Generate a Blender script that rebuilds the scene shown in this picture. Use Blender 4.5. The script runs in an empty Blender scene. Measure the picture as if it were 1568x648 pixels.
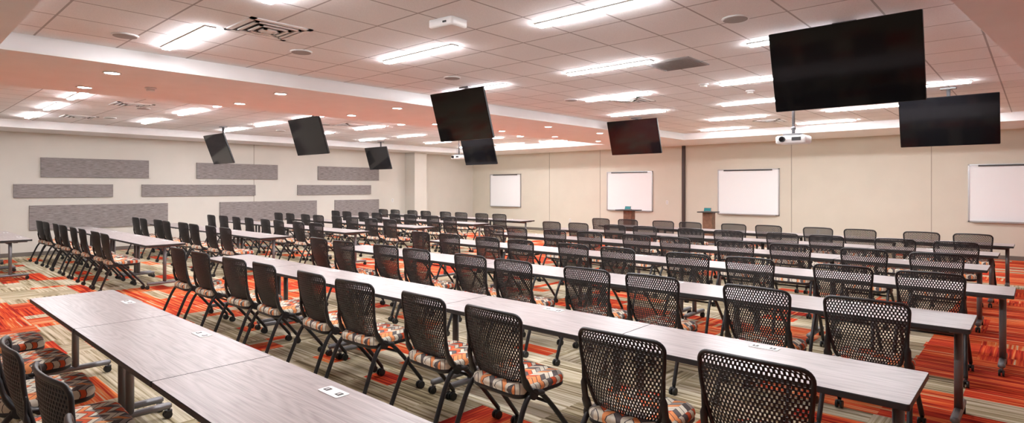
import bpy, bmesh, math, random
from mathutils import Vector, Matrix
random.seed(7)
scene = bpy.context.scene
col = scene.collection
try:
    scene.view_settings.view_transform='Standard'
except Exception as e: print(e)

# ---------------------------------------------------------------- helpers
class MB:
    def __init__(s):
        s.v=[]; s.f=[]; s.m=[]; s.sm=[]
    def face(s, idx, mat, smooth=False):
        s.f.append(tuple(idx)); s.m.append(mat); s.sm.append(smooth)
    def box(s, c, d, mat, M=None):
        b=len(s.v); x,y,z=c; a,bb,cc=d[0]/2,d[1]/2,d[2]/2
        for dx,dy,dz in ((-1,-1,-1),(1,-1,-1),(1,1,-1),(-1,1,-1),(-1,-1,1),(1,-1,1),(1,1,1),(-1,1,1)):
            p=Vector((x+dx*a,y+dy*bb,z+dz*cc))
            if M is not None: p=M@p
            s.v.append(p)
        for q in ((0,3,2,1),(4,5,6,7),(0,1,5,4),(1,2,6,5),(2,3,7,6),(3,0,4,7)):
            s.face([b+i for i in q],mat)
    def rr(s, cx, cy, sx, sy, rad, prof, mat, seg=5, M=None, smooth=True, plane='XY'):
        rings=[]
        for it in prof:
            ins,z=it[0],it[1]
            hx=sx/2-ins; hy=sy/2-ins; r=max(rad-ins,0.002)
            ring=[]
            for (qx,qy,a0) in ((1,1,0),(-1,1,90),(-1,-1,180),(1,-1,270)):
                for k in range(seg+1):
                    a=math.radians(a0+90*k/seg)
                    px=cx+qx*(hx-r)+r*math.cos(a); py=cy+qy*(hy-r)+r*math.sin(a)
                    p=Vector((px,py,z)) if plane=='XY' else Vector((px,z,py))
                    if M is not None: p=M@p
                    ring.append(len(s.v)); s.v.append(p)
            rings.append(ring)
        n=len(rings[0])
        for i in range(len(rings)-1):
            mm=prof[i][2] if len(prof[i])>2 else mat
            for k in range(n):
                s.face((rings[i][k],rings[i][(k+1)%n],rings[i+1][(k+1)%n],rings[i+1][k]),mm,smooth)
        mb=prof[0][2] if len(prof[0])>2 else mat
        mt=prof[-1][2] if len(prof[-1])>2 else mat
        s.face(rings[0][::-1],mb); s.face(rings[-1],mt)
    def tube(s, pts, r, mat, seg=8, closed=False, sub=4, flat=1.0):
        P=[Vector(p) for p in pts]
        if sub>1 and len(P)>2:
            Q=[]; n=len(P)
            rng = n if closed else n-1
            for i in range(rng):
                if closed: p0,p1,p2,p3=P[(i-1)%n],P[i],P[(i+1)%n],P[(i+2)%n]
                else: p0,p1,p2,p3=P[max(i-1,0)],P[i],P[i+1],P[min(i+2,n-1)]
                for k in range(sub):
                    t=k/sub
                    Q.append(0.5*((2*p1)+(-p0+p2)*t+(2*p0-5*p1+4*p2-p3)*t*t+(-p0+3*p1-3*p2+p3)*t**3))
            if not closed: Q.append(P[-1])
            P=Q
        n=len(P); rings=[]; ref=None
        for i in range(n):
            if closed: t=(P[(i+1)%n]-P[(i-1)%n])
            else: t=P[min(i+1,n-1)]-P[max(i-1,0)]
            if t.length<1e-9: t=Vector((0,0,1))
            t.normalize()
            if ref is None:
                ref=Vector((1,0,0)) if abs(t.x)<0.8 else Vector((0,1,0))
            if closed: ref=Vector((0,1,0))
            ref=(ref-t*ref.dot(t)).normalized()
            bi=t.cross(ref)
            rad=r[i*(len(r)-1)//max(n-1,1)] if isinstance(r,(list,tuple)) else r
            ring=[]
            for k in range(seg):
                a=2*math.pi*k/seg
                ring.append(len(s.v)); s.v.append(P[i]+ref*math.cos(a)*rad+bi*math.sin(a)*rad*flat)
            rings.append(ring)
        m=n if closed else n-1
        for i in range(m):
            A=rings[i];B=rings[(i+1)%n]
            for k in range(seg):
                s.face((A[k],A[(k+1)%seg],B[(k+1)%seg],B[k]),mat,True)
        if not closed:
            s.face(rings[0][::-1],mat); s.face(rings[-1],mat)
    def cyl(s,p0,p1,r,mat,seg=16):
        s.tube([p0,p1],r,mat,seg=seg,sub=1)
    def mesh(s,name,mats):
        me=bpy.data.meshes.new(name)
        me.from_pydata([tuple(v) for v in s.v],[],s.f)
        for m in mats: me.materials.append(m)
        for p,mi,sm in zip(me.polygons,s.m,s.sm):
            p.material_index=mi; p.use_smooth=sm
        bm=bmesh.new(); bm.from_mesh(me)
        bmesh.ops.recalc_face_normals(bm,faces=bm.faces); bm.to_mesh(me); bm.free()
        me.update(); return me
    def obj(s,name,mats,loc=(0,0,0),rz=0):
        return place(name,s.mesh(name,mats),loc,rz)
def place(name,me,loc=(0,0,0),rz=0):
    o=bpy.data.objects.new(name,me); o.location=loc; o.rotation_euler=(0,0,rz)
    col.objects.link(o); return o

# ---------------------------------------------------------------- materials
def newmat(name):
    m=bpy.data.materials.new(name); m.use_nodes=True
    nt=m.node_tree; b=nt.nodes['Principled BSDF']; return m,nt,b
def simple(name,c,rough=0.5,metal=0.0,noise=0.0,nscale=40,spec=None):
    m,nt,b=newmat(name)
    b.inputs['Roughness'].default_value=rough; b.inputs['Metallic'].default_value=metal
    if spec is not None: b.inputs['Specular IOR Level'].default_value=spec
    b.inputs['Base Color'].default_value=(*c,1)
    if noise>0:
        tc=nt.nodes.new('ShaderNodeTexCoord'); n=nt.nodes.new('ShaderNodeTexNoise')
        n.inputs['Scale'].default_value=nscale; n.inputs['Detail'].default_value=3
        nt.links.new(tc.outputs['Object'],n.inputs['Vector'])
        r=nt.nodes.new('ShaderNodeValToRGB')
        r.color_ramp.elements[0].position=0.3; r.color_ramp.elements[1].position=0.7
        r.color_ramp.elements[0].color=(*[x*(1-noise) for x in c],1)
        r.color_ramp.elements[1].color=(*[min(1,x*(1+noise)) for x in c],1)
        nt.links.new(n.outputs['Fac'],r.inputs['Fac']); nt.links.new(r.outputs['Color'],b.inputs['Base Color'])
    return m
def emis(name,c,s):
    m,nt,b=newmat(name); b.inputs['Base Color'].default_value=(*c,1)
    b.inputs['Emission Color'].default_value=(*c,1); b.inputs['Emission Strength'].default_value=s
    return m
class NG:
    def __init__(s,nt): s.nt=nt
    def link(s,a,i):
        if isinstance(a,(int,float)): i.default_value=a
        elif isinstance(a,tuple): i.default_value=a
        else: s.nt.links.new(a,i)
    def math(s,op,a,b=0.0,c=None):
        n=s.nt.nodes.new('ShaderNodeMath'); n.operation=op
        s.link(a,n.inputs[0]); s.link(b,n.inputs[1])
        if c is not None: s.link(c,n.inputs[2])
        return n.outputs[0]
    def xyz(s,x,y,z=0.0):
        n=s.nt.nodes.new('ShaderNodeCombineXYZ'); s.link(x,n.inputs[0]);s.link(y,n.inputs[1]);s.link(z,n.inputs[2]); return n.outputs[0]
    def coord(s,out='Object'):
        t=s.nt.nodes.new('ShaderNodeTexCoord'); p=s.nt.nodes.new('ShaderNodeSeparateXYZ')
        s.nt.links.new(t.outputs[out],p.inputs[0]); return p.outputs[0],p.outputs[1],p.outputs[2],t.outputs[out]
    def noise(s,vec,scale,detail=2,rough=0.5,dist=0.0):
        n=s.nt.nodes.new('ShaderNodeTexNoise'); s.link(vec,n.inputs['Vector'])
        n.inputs['Scale'].default_value=scale;n.inputs['Detail'].default_value=detail
        n.inputs['Roughness'].default_value=rough;n.inputs['Distortion'].default_value=dist
        return n.outputs['Fac']
    def white(s,vec):
        n=s.nt.nodes.new('ShaderNodeTexWhiteNoise'); n.noise_dimensions='3D'; s.link(vec,n.inputs['Vector']); return n.outputs['Value']
    def ramp(s,fac,stops,const=False):
        n=s.nt.nodes.new('ShaderNodeValToRGB'); cr=n.color_ramp
        if const: cr.interpolation='CONSTANT'
        while len(cr.elements)<len(stops): cr.elements.new(0.5)
        for e,(p,c) in zip(cr.elements,stops): e.position=p; e.color=(*c,1)
        s.link(fac,n.inputs['Fac']); return n.outputs['Color']
    def mix(s,f,a,b,mode='MIX'):
        n=s.nt.nodes.new('ShaderNodeMix'); n.data_type='RGBA'; n.blend_type=mode
        s.link(f,n.inputs[0]); s.link(a,n.inputs[6]); s.link(b,n.inputs[7]); return n.outputs[2]
    def bump(s,h,strength,dist,bsdf):
        n=s.nt.nodes.new('ShaderNodeBump'); n.inputs['Strength'].default_value=strength; n.inputs['Distance'].default_value=dist
        s.link(h,n.inputs['Height']); s.nt.links.new(n.outputs[0],bsdf.inputs['Normal'])

# carpet
mCarpet,nt,b=newmat('carpet'); g=NG(nt); x,y,z,v=g.coord()
tx=g.math('FLOOR',g.math('DIVIDE',x,0.9)); ty=g.math('FLOOR',g.math('DIVIDE',y,0.23))
tX=g.math('FLOOR',g.math('DIVIDE',x,0.46)); tY=g.math('FLOOR',g.math('DIVIDE',y,0.46))
w1=g.white(g.xyz(tx,ty,1.0)); w2=g.white(g.xyz(tX,tY,5.0)); w3=g.white(g.xyz(tx,ty,9.0)); w4=g.white(g.xyz(tX,tY,2.0))
sA=g.noise(g.xyz(g.math('MULTIPLY',x,0.9),g.math('MULTIPLY',y,34.0),w3),1.0,2,0.6)
sB=g.noise(g.xyz(g.math('MULTIPLY',x,34.0),g.math('MULTIPLY',y,0.9),w3),1.0,2,0.6)
sel=g.math('GREATER_THAN',w2,0.80)
st=g.math('ADD',g.math('MULTIPLY',sA,g.math('SUBTRACT',1.0,sel)),g.math('MULTIPLY',sB,sel))
st=g.math('ADD',st,g.math('MULTIPLY',g.math('SUBTRACT',w3,0.5),0.14))
tan=g.ramp(st,[(0.32,(0.18,0.135,0.075)),(0.42,(0.39,0.32,0.19)),(0.52,(0.58,0.50,0.35)),(0.66,(0.76,0.69,0.54))])
red=g.ramp(st,[(0.34,(0.30,0.014,0.010)),(0.44,(0.62,0.045,0.018)),(0.54,(0.78,0.115,0.03)),(0.63,(0.86,0.29,0.09)),(0.70,(0.70,0.57,0.39))])
aisle1=g.math('GREATER_THAN',x,-0.9)
aisle2=g.math('MULTIPLY',g.math('GREATER_THAN',x,-11.3),g.math('LESS_THAN',x,-8.5))
aisle=g.math('MAXIMUM',aisle1,aisle2)
wm=g.math('ADD',g.math('MULTIPLY',w1,0.55),g.math('MULTIPLY',w4,0.45))
prob=g.math('ADD',g.math('MULTIPLY',aisle,0.44),0.31)
msk=g.math('LESS_THAN',wm,prob)
c=g.mix(msk,tan,red)
fz=g.noise(v,300.0,1)
c=g.mix(0.25,c,g.ramp(fz,[(0.3,(0.4,0.4,0.4)),(0.7,(1,1,1))]),'MULTIPLY')
nt.links.new(c,b.inputs['Base Color']); b.inputs['Roughness'].default_value=0.95; b.inputs['Specular IOR Level'].default_value=0.1
g.bump(fz,0.4,0.004,b)

# laminate
mWood,nt,b=newmat('grey_oak_laminate'); g=NG(nt); x,y,z,v=g.coord()
oi=nt.nodes.new('ShaderNodeObjectInfo'); rnd=g.math('MULTIPLY',oi.outputs['Random'],40.0)
wv=g.noise(g.xyz(g.math('MULTIPLY',x,0.7),g.math('MULTIPLY',y,4.5),rnd),1.1,2,0.45)
rings=g.math('FRACT',g.math('MULTIPLY',wv,13.0))
rings=g.math('ABSOLUTE',g.math('SUBTRACT',rings,0.5))
fib=g.noise(g.xyz(g.math('MULTIPLY',x,2.2),g.math('MULTIPLY',y,130.0),rnd),1.0,3,0.6)
mx=g.math('ADD',g.math('MULTIPLY',fib,0.60),g.math('MULTIPLY',rings,0.24))
c=g.ramp(mx,[(0.20,(0.24,0.20,0.195)),(0.38,(0.365,0.32,0.315)),(0.6,(0.48,0.43,0.427))])
nt.links.new(c,b.inputs['Base Color']); b.inputs['Roughness'].default_value=0.33
g.bump(fib,0.10,0.001,b)

# ceiling tile
mTile,nt,b=newmat('acoustic_ceiling_tile'); g=NG(nt); x,y,z,v=g.coord()
def lines(c,off,p,w):
    fr=g.math('FRACT',g.math('DIVIDE',g.math('ADD',c,off+100*p),p))
    d=g.math('MINIMUM',fr,g.math('SUBTRACT',1.0,fr))
    return g.math('LESS_THAN',d,w/p/2)
ln=g.math('MAXIMUM',lines(x,5.9,0.61,0.018),lines(y,-2.2+0.355,0.71,0.018))
n=g.noise(v,160.0,2)
base=g.ramp(n,[(0.3,(0.80,0.785,0.785)),(0.6,(0.90,0.89,0.89))])
tidx=g.white(g.xyz(g.math('FLOOR',g.math('DIVIDE',g.math('ADD',x,5.9),0.61)),g.math('FLOOR',g.math('DIVIDE',g.math('ADD',y,-1.845),0.71)),0.0))
base=g.mix(g.math('MULTIPLY',tidx,0.12),base,(0.6,0.58,0.57,1))
c=g.mix(ln,base,(0.42,0.39,0.385,1))
nt.links.new(c,b.inputs['Base Color']); b.inputs['Roughness'].default_value=0.9
g.bump(g.math('SUBTRACT',1.0,ln),0.3,0.004,b)

mSoffit=simple('soffit_paint',(0.86,0.85,0.855),0.8,noise=0.02,nscale=3)
mWall=simple('wall_paint_cream',(0.69,0.66,0.60),0.75,noise=0.02,nscale=2)
mWallB=simple('wall_paint_sand',(0.66,0.62,0.53),0.75,noise=0.02,nscale=2)
mBase=simple('rubber_base',(0.16,0.14,0.12),0.6)
mSeam=simple('joint_dark',(0.05,0.03,0.025),0.5)
mSeamL=simple('joint_light',(0.36,0.32,0.26),0.6)
mWhite=simple('white_plastic',(0.85,0.85,0.84),0.4)
mBoard=simple('whiteboard_enamel',(0.94,0.97,1.0),0.15)
mAlu=simple('aluminium',(0.5,0.5,0.51),0.35,0.9)
mSteel=simple('dark_grey_steel',(0.20,0.20,0.21),0.4,0.5)
mBlack=simple('black_plastic',(0.014,0.014,0.016),0.40)
mMesh=simple('black_mesh_back',(0.014,0.014,0.016),0.48)
mRub=simple('castor_rubber',(0.01,0.01,0.01),0.5)
mScreen=simple('screen_glass',(0.004,0.004,0.005),0.08,spec=0.4)
mDark=simple('dark_socket',(0.03,0.03,0.03),0.5)
mGrille=simple('grey_grille',(0.33,0.31,0.30),0.6,noise=0.15,nscale=200)
mBrown=simple('walnut_veneer',(0.20,0.10,0.06),0.45,noise=0.25,nscale=12)
mTeal=simple('tablet_screen',(0.02,0.25,0.28),0.2)
mLED=emis('led_diffuser',(0.99,0.975,1.0),118)
mDL=emis('downlight_lens',(1.0,0.96,0.93),115)

# fabric wall panels
mPanel,nt,b=newmat('felt_acoustic_panel'); g=NG(nt); x,y,z,v=g.coord()
n=g.noise(g.xyz(0.0,g.math('MULTIPLY',y,6.0),g.math('MULTIPLY',z,90.0)),1.0,4,0.7)
c=g.ramp(n,[(0.35,(0.16,0.14,0.14)),(0.5,(0.27,0.24,0.235)),(0.65,(0.37,0.34,0.33))])
nt.links.new(c,b.inputs['Base Color']); b.inputs['Roughness'].default_value=0.95
# chevron fabric
mFab,nt,b=newmat('chevron_fabric'); g=NG(nt); x,y,z,v=g.coord()
zig=g.math('ABSOLUTE',g.math('SUBTRACT',g.math('FRACT',g.math('MULTIPLY',x,9.0)),0.5))
yy=g.math('ADD',g.math('MULTIPLY',y,26.0),g.math('MULTIPLY',zig,2.4))
colx=g.math('FLOOR',g.math('MULTIPLY',x,18.0))
idx=g.white(g.xyz(g.math('FLOOR',yy),colx,3.0))
c=g.ramp(idx,[(0.0,(0.72,0.11,0.035)),(0.2,(0.72,0.65,0.53)),(0.45,(0.12,0.10,0.10)),(0.56,(0.85,0.32,0.12)),(0.72,(0.36,0.32,0.29)),(0.80,(0.76,0.71,0.60))],True)
edge=g.math('LESS_THAN',g.math('FRACT',yy),0.14)
c=g.mix(edge,c,(0.05,0.045,0.045,1))
nt.links.new(c,b.inputs['Base Color']); b.inputs['Roughness'].default_value=0.9

# ---------------------------------------------------------------- room shell
XL,XR,YF,YB,H,HT=-18.5,4.0,-3.0,17.9,3.06,3.24
T1=(-7.55,-0.3); T2=(-17.2,-10.2); TY=(0.85,15.7)
def boxobj(name,x0,x1,y0,y1,z0,z1,mats,bev=0):
    m=MB(); m.box(((x0+x1)/2,(y0+y1)/2,(z0+z1)/2),(x1-x0,y1-y0,z1-z0),0)
    return m.obj(name,mats)
boxobj('floor',XL-.2,XR+.2,YF-.2,YB+.2,-.1,0,[mCarpet])
boxobj('wall_left',XL-.2,XL,YF-.2,YB+.2,0,3.4,[mWall])
boxobj('wall_back',XL,XR,YB,YB+.2,0,3.4,[mWallB])
boxobj('wall_right',XR,XR+.2,YF-.2,YB+.2,0,3.4,[mWallB])
boxobj('wall_front',XL,XR,YF-.2,YF,0,3.4,[mWallB])
boxobj('ceiling',XL,XR,YF,YB,HT,HT+.1,[mTile])
boxobj('ceiling_soffit_left',XL,T2[0],YF,YB,H,HT,[mSoffit])
boxobj('ceiling_soffit_middle',T2[1],T1[0],YF,YB,H,HT,[mSoffit])
boxobj('ceiling_soffit_back_left',T2[0],T2[1],TY[1],YB,H,HT,[mSoffit])
m=MB()
for (poly) in ([(T1[0],TY[1]),(0.5,TY[1]),(0.5,YB),(T1[0],YB)],[(T1[0],YF),(-.89,YF),(-.89,TY[0]),(T1[0],TY[0])],[(-.89,YF),(XR,YF),(XR,YB),(0.5,YB),(0.5,TY[1]),(-.89,TY[0])]):
    bI=len(m.v)
    k=len(poly)
    for zz in (H,HT):
        for p in poly: m.v.append(Vector((p[0],p[1],zz)))
    m.face(list(range(bI,bI+k)),0); m.face(list(range(bI+k,bI+2*k)),0)
    for i in range(k): m.face((bI+i,bI+(i+1)%k,bI+k+(i+1)%k,bI+k+i),0)
m.obj('ceiling_soffit_right',[mSoffit])
boxobj('ceiling_soffit_front_left',T2[0],T2[1],YF,TY[0],H,HT,[mSoffit])
boxobj('column',XL,-17.9,14.2,14.8,0,H,[mWall])
boxobj('baseboard_left',XL,XL+.012,YF,YB,0,.10,[mBase])
boxobj('baseboard_back',XL,XR,YB-.012,YB,0,.10,[mBase])
boxobj('baseboard_right',XR-.012,XR,YF,YB,0,.10,[mBase])
boxobj('baseboard_front',XL,XR,YF,YF+.012,0,.10,[mBase])
m=MB(); m.box((-8.6,YB-.03,H/2),(.10,.06,H),0); m.obj('trim_1',[mSeam])
for i,xx in enumerate((-11.85,-5.3,-14.2,-2.0)):
    boxobj('trim_%d'%(i+2),xx-.008,xx+.008,YB-.006,YB,0.1,H,[mSeamL])
boxobj('trim_6',XL,XL+.006,8.24,8.256,0.1,H,[mSeamL])
boxobj('trim_7',T1[0],T1[0]+.02,TY[0],TY[1],H-.004,H+.02,[mWhite])
for (y0,y1,z0,z1) in ((2.91,5.29,1.96,2.45),(6.54,9.01,1.96,2.43),(10.45,12.95,1.96,2.43),
                      (2.39,4.44,1.445,1.78),(5.12,8.28,1.445,1.78),(9.7,12.6,1.445,1.78),
                      (2.69,5.77,.64,1.25),(7.2,10.4,.64,1.25),(11.1,12.95,.64,1.25)):
    m=MB(); m.box((XL+.0225,(y0+y1)/2,(z0+z1)/2),(.045,y1-y0,z1-z0),0)
    m.obj('acoustic_wall_panel',[mPanel])
for (px,py,pz,ax) in ((-4.6,YB,.45,0),(-9.2,YB,1.2,0),(-13.2,YB,.45,0),(XL,9.6,.35,1),(XL,13.6,1.2,1)):
    m=MB()
    d=(.075,.008,.12) if ax==0 else (.008,.075,.12)
    c=(px,py-.004,pz) if ax==0 else (px+.004,py,pz)
    m.box(c,d,0)
    for dz in (-.025,.025):
        dd=(.03,.002,.03) if ax==0 else (.002,.03,.03)
        cc=(px,py-.009,pz+dz) if ax==0 else (px+.009,py,pz+dz)
        m.box(cc,dd,1)
    m.obj('wall_outlet_plate',[mWhite,mGrille])

# ---------------------------------------------------------------- whiteboards
for (x0,x1,z0,z1) in ((-17.4,-15.68,.90,2.24),(-11.53,-9.74,.89,2.24),(-7.45,-5.64,.88,2.24),(-1.26,.55,.88,2.24)):
    m=MB(); cx=(x0+x1)/2; cz=(z0+z1)/2; w=x1-x0; h=z1-z0
    m.box((cx,YB-.012,cz),(w,.02,h),0)
    for (c,d) in (((cx,YB-.019,z1),(w+.03,.036,.03)),((cx,YB-.019,z0),(w+.03,.036,.03)),((x0,YB-.019,cz),(.03,.036,h+.03)),((x1,YB-.019,cz),(.03,.036,h+.03))):
        m.box(c,d,1)
    m.box((cx,YB-.055,z0-.012),(w*.92,.09,.015),1); m.box((cx,YB-.1,z0),(w*.92,.008,.03),1)
    m.box((cx,YB-.045,z1-.02),(w*.8,.02,.035),2)
    m.obj('whiteboard',[mBoard,mAlu,mDark])

# ---------------------------------------------------------------- lights
me=None
def led(x0,y,z=HT,L=1.22):
    global me
    if me is None:
        m=MB(); m.box((0,0,-.008),(L+.03,.10,.012),0); m.box((0,0,-.0225),(L,.078,.017),1)
        me=m.mesh('linear_led_light',[mWhite,mLED])
    place('linear_led_light',me,(x0+L/2,y,z))
rows=[2.2,4.25,6.35,8.5,10.65,12.85,15.0]
for i,yv in enumerate(rows):
    xs=(-7.1,-4.7,-2.3) if i%2==0 else (-5.9,-3.5,-1.2)
    if i>=4 : xs=tuple(a+(0.35 if i<6 else .4) for a in xs)
    for a in xs:
        if a+1.25 < -.85+.093*(yv-.85)+.1: led(a,yv)
    xs=(-16.4,-14.4,-12.4) if i%2==0 else (-15.75,-13.35,-11.5)
    for a in xs: led(a,yv+.15)
me2=None
def down(x,y,z):
    global me2
    if me2 is None:
        m=MB()
        n=28
        prof=[(.095,0),(.10,-.006),(.085,-.012),(.075,-.006)]
        rings=[]
        for r,zz in prof:
            rings.append([len(m.v)+k for k in range(n)])
            for k in range(n):
                a=2*math.pi*k/n; m.v.append(Vector((r*math.cos(a),r*math.sin(a),zz)))
        for i in range(len(prof)-1):
            for k in range(n): m.face((rings[i][k],rings[i][(k+1)%n],rings[i+1][(k+1)%n],rings[i+1][k]),0,True)
        m.face(rings[-1],1)
        me2=m.mesh('recessed_downlight',[mWhite,mDL])
    place('recessed_downlight',me2,(x,y,z))
for k in range(7):
    down(-8.15,1.95+2.07*k,H); down(-9.6,1.98+2.07*k,H)
def speaker(x,y,z=HT,r=.12):
    m=MB(); m.cyl((0,0,0),(0,0,-.012),r,0,28); m.cyl((0,0,-.01),(0,0,-.016),r*.88,1,28)
    m.obj('ceiling_speaker',[mWhite,mGrille],(x,y,z))
for p in ((-6.2,3.3),(-2.05,5.3),(-6.1,5.5),(-6.1,8.3),(-6.85,1.75),(-3.3,11.7),(-12.9,3.6),(-15.2,3.6),(-12.9,7.5),(-15.2,7.5)): speaker(*p)
def diffuser(x,y):
    m=MB(); z=0
    for i,(o,t) in enumerate(((.60,.05),(.44,.03),(.30,.03),(.16,.03))):
        zz=-.006-.006*i
        for sx,sy,dx,dy in ((0,1,o,t),(0,-1,o,t),(1,0,t,o),(-1,0,t,o)):
            m.box((sx*(o/2-t/2),sy*(o/2-t/2),zz),(dx,dy,.012),0)
    m.box((0,0,-.003),(.56,.56,.004),1); m.box((0,0,-.02),(.10,.10,.012),0)
    m.obj('ceiling_air_diffuser',[mWhite,mDark],(x,y,HT))
for p in ((-5.55,2.62),(-5.35,9.1),(-12.5,3.3),(-15.5,3.1),(-12.6,8.0),(-4.6,14.0)): diffuser(*p)
m=MB(); m.box((0,0,-.006),(.6,.6,.012),0)
for k in range(14): m.box((0,-.27+k*.0415,-.015),(.55,.012,.008),1)
m.obj('return_air_grille',[mGrille,mGrille],(-3.35,6.75,HT))
m=MB(); m.rr(0,0,.30,.22,.03,[(0.02,-.075),(0,-.06),(0,0)],0); m.box((.06,-.113,-.04),(.04,.01,.015),1)
m.obj('ceiling_wireless_access_point',[mWhite,mDark],(-4.05,3.6,HT),0.1)
for p in ((-3.7,8.35),(-3.4,9.4),(-9.0,2.6)):
    zc=HT if p[0]>-7.5 else H
    m=MB(); m.cyl((0,0,0),(0,0,-.02),.07,0,20); m.cyl((0,0,-.02),(0,0,-.05),.05,0,20)
    m.obj('smoke_detector',[mWhite],(p[0],p[1],zc))

# ---------------------------------------------------------------- televisions
def tv(x0,y,ztop,W=1.24,Hh=.77,tilt=17):
    m=MB(); M=Matrix.Rotation(math.radians(tilt),4,'X')
    m.rr(0,-Hh/2,W,Hh,.012,[(0.004,0.0,1),(0,.004),(0,.035),(.02,.045)],0,M=M,plane='XZ',smooth=False)
    m.rr(0,-Hh/2,W-.02,Hh-.03,.006,[(0,-.002),(0,.001)],1,M=M,plane='XZ',smooth=False)
    m.rr(0,-Hh/2-.06,W*.62,Hh*.55,.03,[(0,.04),(.02,.085)],0,M=M,plane='XZ')
    m.box((0,.10,-Hh/2),(.42,.03,.28),2,M=M)
    p=M@Vector((0,.13,-Hh/2))
    up=HT-ztop
    m.tube([M@Vector((0,.09,-Hh/2)),p],.05,2,seg=10)
    m.tube([(0,p.y,p.z-.08),(0,p.y,up-.01)],.026,2,seg=12)
    m.box((0,p.y,up-.01),(.2,.13,.02),2)
    m.obj('ceiling_mounted_television',[mBlack,mScreen,mSteel],(x0+W/2,y,ztop))
tv(-1.96,5.9,3.19)
tv(-1.66,11.0,3.08)
tv(-7.24,11.2,3.17)
tv(-7.12,5.95,3.16,W=1.17)
tv(-12.2,11.3,3.07)
tv(-11.75,5.95,3.11)
tv(-15.95,5.8,3.02,tilt=20)
tv(-17.1,11.4,3.04)

def projector(x,y,z):
    m=MB(); up=HT-z
    m.rr(0,0,.40,.30,.04,[(0.02,-.06),(0,-.045),(0,.035),(.02,.05)],0)
    m.cyl((-.10,-.15,0),(-.10,-.185,0),.04,1,20); m.cyl((-.10,-.185,0),(-.10,-.188,0),.03,2,20)
    m.box((.08,-.151,0),(.12,.004,.05),1)
    m.box((0,0,.07),(.22,.18,.02),3)
    for sx in (-.1,.1):
        for sy in (-.08,.08): m.cyl((sx,sy,.04),(sx,sy,.075),.008,3,8)
    m.cyl((0,0,.07),(0,0,up-.01),.02,3,12); m.cyl((0,0,up-.015),(0,0,up),.07,3,20)
    m.cyl((0,0,.14),(0,0,.18),.03,3,12)
    m.obj('ceiling_projector',[mWhite,mBlack,mScreen,mSteel],(x,y,z))
projector(-2.55,8.7,2.37); projector(-13.0,12.0,2.62)

# ---------------------------------------------------------------- lecterns
def lectern(x,y,wd):
    m=MB()
    m.rr(0,0,wd,.5,.03,[(0.004,.945),(0,.95),(0,.97),(.004,.975)],0)
    m.rr(0,.05,.30,.24,.01,[(0,.04),(0,.945)],1,smooth=False)
    m.rr(0,0,.55,.45,.05,[(0,.0),(0,.03),(.01,.04)],2)
    M=Matrix.Translation((-.02,-.02,.975))@Matrix.Rotation(math.radians(-20),4,'X')
    m.box((0,0,.055),(.22,.012,.12),2,M=M); m.box((0,-.008,.055),(.20,.004,.10),3,M=M)
    m.box((0,.03,.985),(.14,.12,.02),2)
    m.obj('lectern',[mDark,mBrown,mSteel,mTeal],(x,y,0))
lectern(-9.9,16.6,.72); lectern(-7.35,16.9,.5)

# ---------------------------------------------------------------- tables
L=1.6; D=.61; TH=.74
m=MB()
m.rr(0,0,L-.003,D,.012,[(0.003,TH-.032,1),(0,TH-.029,1),(0,TH-.004,1),(.002,TH,0)],1,smooth=False,seg=3)
m.rr(0,.22,.17,.075,.01,[(0,TH-.001),(.001,TH+.003)],2,smooth=False,seg=3)
for dx in (-.05,.05):
    m.box((dx,.22,TH+.0035),(.032,.03,.002),3)
    m.box((dx,.22,TH+.005),(.008,.02,.001),2)
for s in (-1,1):
    xx=s*(L/2-.09)
    m.cyl((xx,0,.085),(xx,0,TH-.035),.027,4,14)
    m.rr(xx,0,.07,D*.8,.02,[(0,TH-.05),(0,TH-.032)],4)
    m.rr(xx,0,.055,D*.88,.025,[(.012,.07),(0,.08),(0,.10),(.012,.112)],4)
    for sy in (-1,1):
        yc=sy*D*.41
        m.cyl((xx,yc,.04),(xx,yc,.085),.010,4,8)
        m.cyl((xx-.022,yc-.01,.028),(xx-.006,yc-.01,.028),.028,5,14)
        m.cyl((xx+.006,yc-.01,.028),(xx+.022,yc-.01,.028),.028,5,14)
        m.rr(xx,yc-.005,.03,.05,.01,[(0,.035),(0,.06)],5)
m.box((0,0,TH-.06),(L-.18,.04,.05),4)
m.box((0,.10,TH-.055),(L-.5,.06,.04),3)
tabme=m.mesh('training_table',[mWood,mDark,mWhite,mBlack,mSteel,mRub])
def table(xc,yc): place('training_table',tabme,(xc,yc,0),0)

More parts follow.
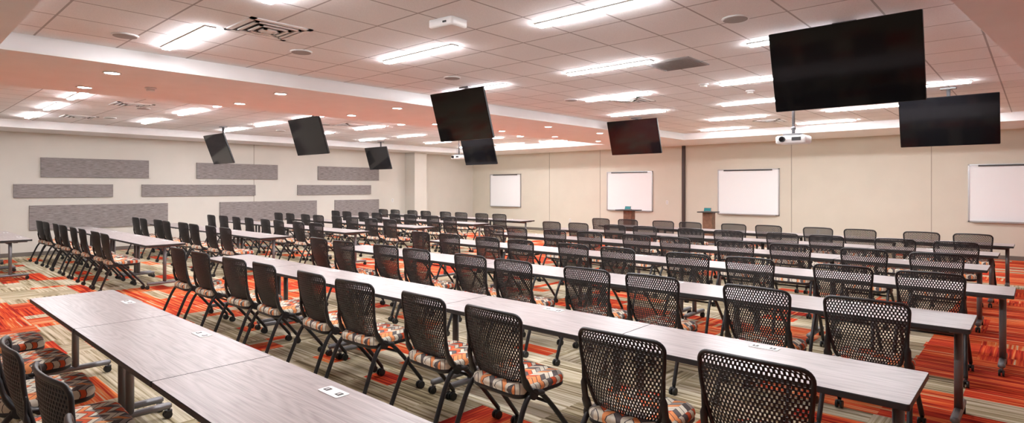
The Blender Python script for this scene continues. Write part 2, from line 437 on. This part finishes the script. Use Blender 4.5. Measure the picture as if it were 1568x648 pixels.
# ---------------------------------------------------------------- chair
def build_chair():
    m=MB()
    Z0,Z1=.485,.93; R=.048
    def hw(z):
        t=max(0,min(1,(z-Z0)/(Z1-Z0))); return .188+.064*math.sin(t*math.pi/2)
    def bw(z):
        W=hw(z)
        if z>Z1-R: d=z-(Z1-R); W=W-R+math.sqrt(max(R*R-d*d,0))
        if z<Z0+R: d=(Z0+R)-z; W=W-R+math.sqrt(max(R*R-d*d,0))
        return W
    def surf(x,z,off=0.0):
        t=(z-Z0)/(Z1-Z0)
        yy=-.165-.105*t-.025*math.sin(t*math.pi) -.045*(1-(x/.25)**2)+.045
        zz=z+.012*t*(1-(x/.25)**2)
        return Vector((x,yy+off,zz))
    def bp(u,t,off=0.0):
        z=Z0+(Z1-Z0)*t; return surf(u*bw(z),z,off)
    nc,nr=24,24; TK=.006
    for r in range(nr):
        t0,t1=r/nr,(r+1)/nr; off=.5 if r%2 else 0
        cells=[]
        if off: cells.append((0,.5,False))
        k=off
        while k+1<=nc+1e-6: cells.append((k,k+1,True)); k+=1
        if k<nc-1e-6: cells.append((k,nc,False))
        for (a,bb,hole) in cells:
            u0,u1=-1+2*a/nc,-1+2*bb/nc
            o=[(u0,t0),(u1,t0),(u1,t1),(u0,t1)]
            if hole:
                du=(u1-u0)*.25; dt=(t1-t0)*.13
                i=[(u0+du,t0+dt),(u1-du,t0+dt),(u1-du,t1-dt),(u0+du,t1-dt)]
                bI=len(m.v)
                for of in (0,TK):
                    for p in o+i: m.v.append(bp(*p,of))
                for q in range(4):
                    q2=(q+1)%4
                    m.face((bI+q,bI+q2,bI+4+q2,bI+4+q),0)
                    m.face((bI+8+q2,bI+8+q,bI+12+q,bI+12+q2),0)
                    m.face((bI+4+q,bI+4+q2,bI+12+q2,bI+12+q),0)
            else:
                for of in (0,TK):
                    bI=len(m.v)
                    for p in o: m.v.append(bp(*p,of))
                    m.face((bI,bI+1,bI+2,bI+3),0)
    loop=[]
    def corner(sx,top,a0):
        for k in range(7):
            a=math.radians(a0+15*k)
            zc=(Z1-R) if top else (Z0+R)
            z=zc+R*math.sin(a)
            loop.append(surf(sx*(hw(z)-R)+R*math.cos(a),z,TK/2))
    for i in range(1,7): z=Z0+R+(Z1-Z0-2*R)*i/7; loop.append(surf(hw(z),z,TK/2))
    corner(1,True,0)
    for i in range(1,7): loop.append(surf((hw(Z1)-R)*(1-2*i/7),Z1,TK/2))
    corner(-1,True,90)
    for i in range(1,7): z=Z1-R-(Z1-Z0-2*R)*i/7; loop.append(surf(-hw(z),z,TK/2))
    corner(-1,False,180)
    for i in range(1,7): loop.append(surf((hw(Z0)-R)*(-1+2*i/7),Z0,TK/2))
    corner(1,False,270)
    m.tube(loop,.011,1,seg=8,closed=True,sub=1)
    for s in (-1,1):
        m.tube([(s*.240,-.205,.74),(s*.238,-.20,.63),(s*.240,-.175,.53),(s*.248,-.12,.455),(s*.248,-.02,.432)],[.010,.020,.028,.028,.018],1,seg=8,sub=5,flat=.65)
        m.tube([(s*.262,-.325,.075),(s*.258,-.275,.20),(s*.252,-.20,.37),(s*.248,-.13,.445),(s*.248,-.05,.435),(s*.25,.06,.33),(s*.256,.17,.20),(s*.262,.27,.075)],.0165,1,seg=8,sub=4)
        m.cyl((s*.225,-.12,.445),(s*.272,-.12,.445),.034,1,16)
        for yy in (-.325,.27):
            m.cyl((s*.262,yy,.05),(s*.262,yy,.085),.013,1,10)
            for o in (-.016,.016):
                m.cyl((s*.262+o-.009,yy-.012,.03),(s*.262+o+.009,yy-.012,.03),.030,3,16)
            m.rr(s*.262,yy-.006,.022,.045,.008,[(0,.03),(0,.066)],1)
    m.cyl((-.24,-.12,.43),(.24,-.12,.43),.013,1,10)
    m.cyl((-.245,.04,.35),(.245,.04,.35),.010,1,10)
    m.rr(0,.015,.47,.46,.09,[(.06,.400,1),(.02,.410,1),(.0,.425,1),(0,.44,1),(.004,.443,2),(-.004,.462,2),(.002,.484,2),(.02,.498,2),(.06,.504,2),(.13,.50,2)],2,seg=6)
    return m.mesh('nesting_chair',[mMesh,mBlack,mFab,mRub])
chme=build_chair()
def chair(x,yback,jit=1.0):
    place('nesting_chair',chme,(x+random.uniform(-.02,.02)*jit,yback+.25+random.uniform(-.03,.02)*jit,0),random.uniform(-.06,.06)*jit)

mids=[1.245,3.385,5.28,7.1,8.98,10.88,12.75]
xrs=[-.05,-.42,-.34,-.16,-.44,-.42,-.30]
shift=[0,-.05,-.09,-.12,0,0,-.05]
for r,yc in enumerate(mids):
    xr=xrs[r]
    nt_=4 if r==0 else 5
    for k in range(nt_): 
        table(xr-L/2-k*L,yc)
        if r>0:
            for s in (-.345,.345): chair(xr-L/2-k*L+s+shift[r],yc-.305-.46)
    if r>0:
        for k in range(4):
            table(-10.9-L/2-k*L,yc)
            for s in (-.345,.345): chair(-10.9-L/2-k*L+s,yc-.305-.46)
for xx in (-6.05,-5.3,-4.45,-3.7,-3.02,-2.2): chair(xx,.47)
for k in range(2):
    table(-13.8-L/2-k*L,1.75)
    for s in (-.345,.345): chair(-13.8-L/2-k*L+s,.98)

# ---------------------------------------------------------------- world + camera
w=bpy.data.worlds.new('world'); scene.world=w; w.use_nodes=True
w.node_tree.nodes['Background'].inputs[0].default_value=(.8,.85,.9,1); w.node_tree.nodes['Background'].inputs[1].default_value=.3
cam=bpy.data.cameras.new('camera'); co=bpy.data.objects.new('camera',cam); col.objects.link(co)
co.location=(0,0,1.7); co.rotation_euler=(math.radians(90),0,math.radians(42.1))
cam.lens=20.5; cam.sensor_width=36; cam.sensor_fit='HORIZONTAL'; cam.shift_y=-37/1568; cam.clip_start=.05
scene.camera=co
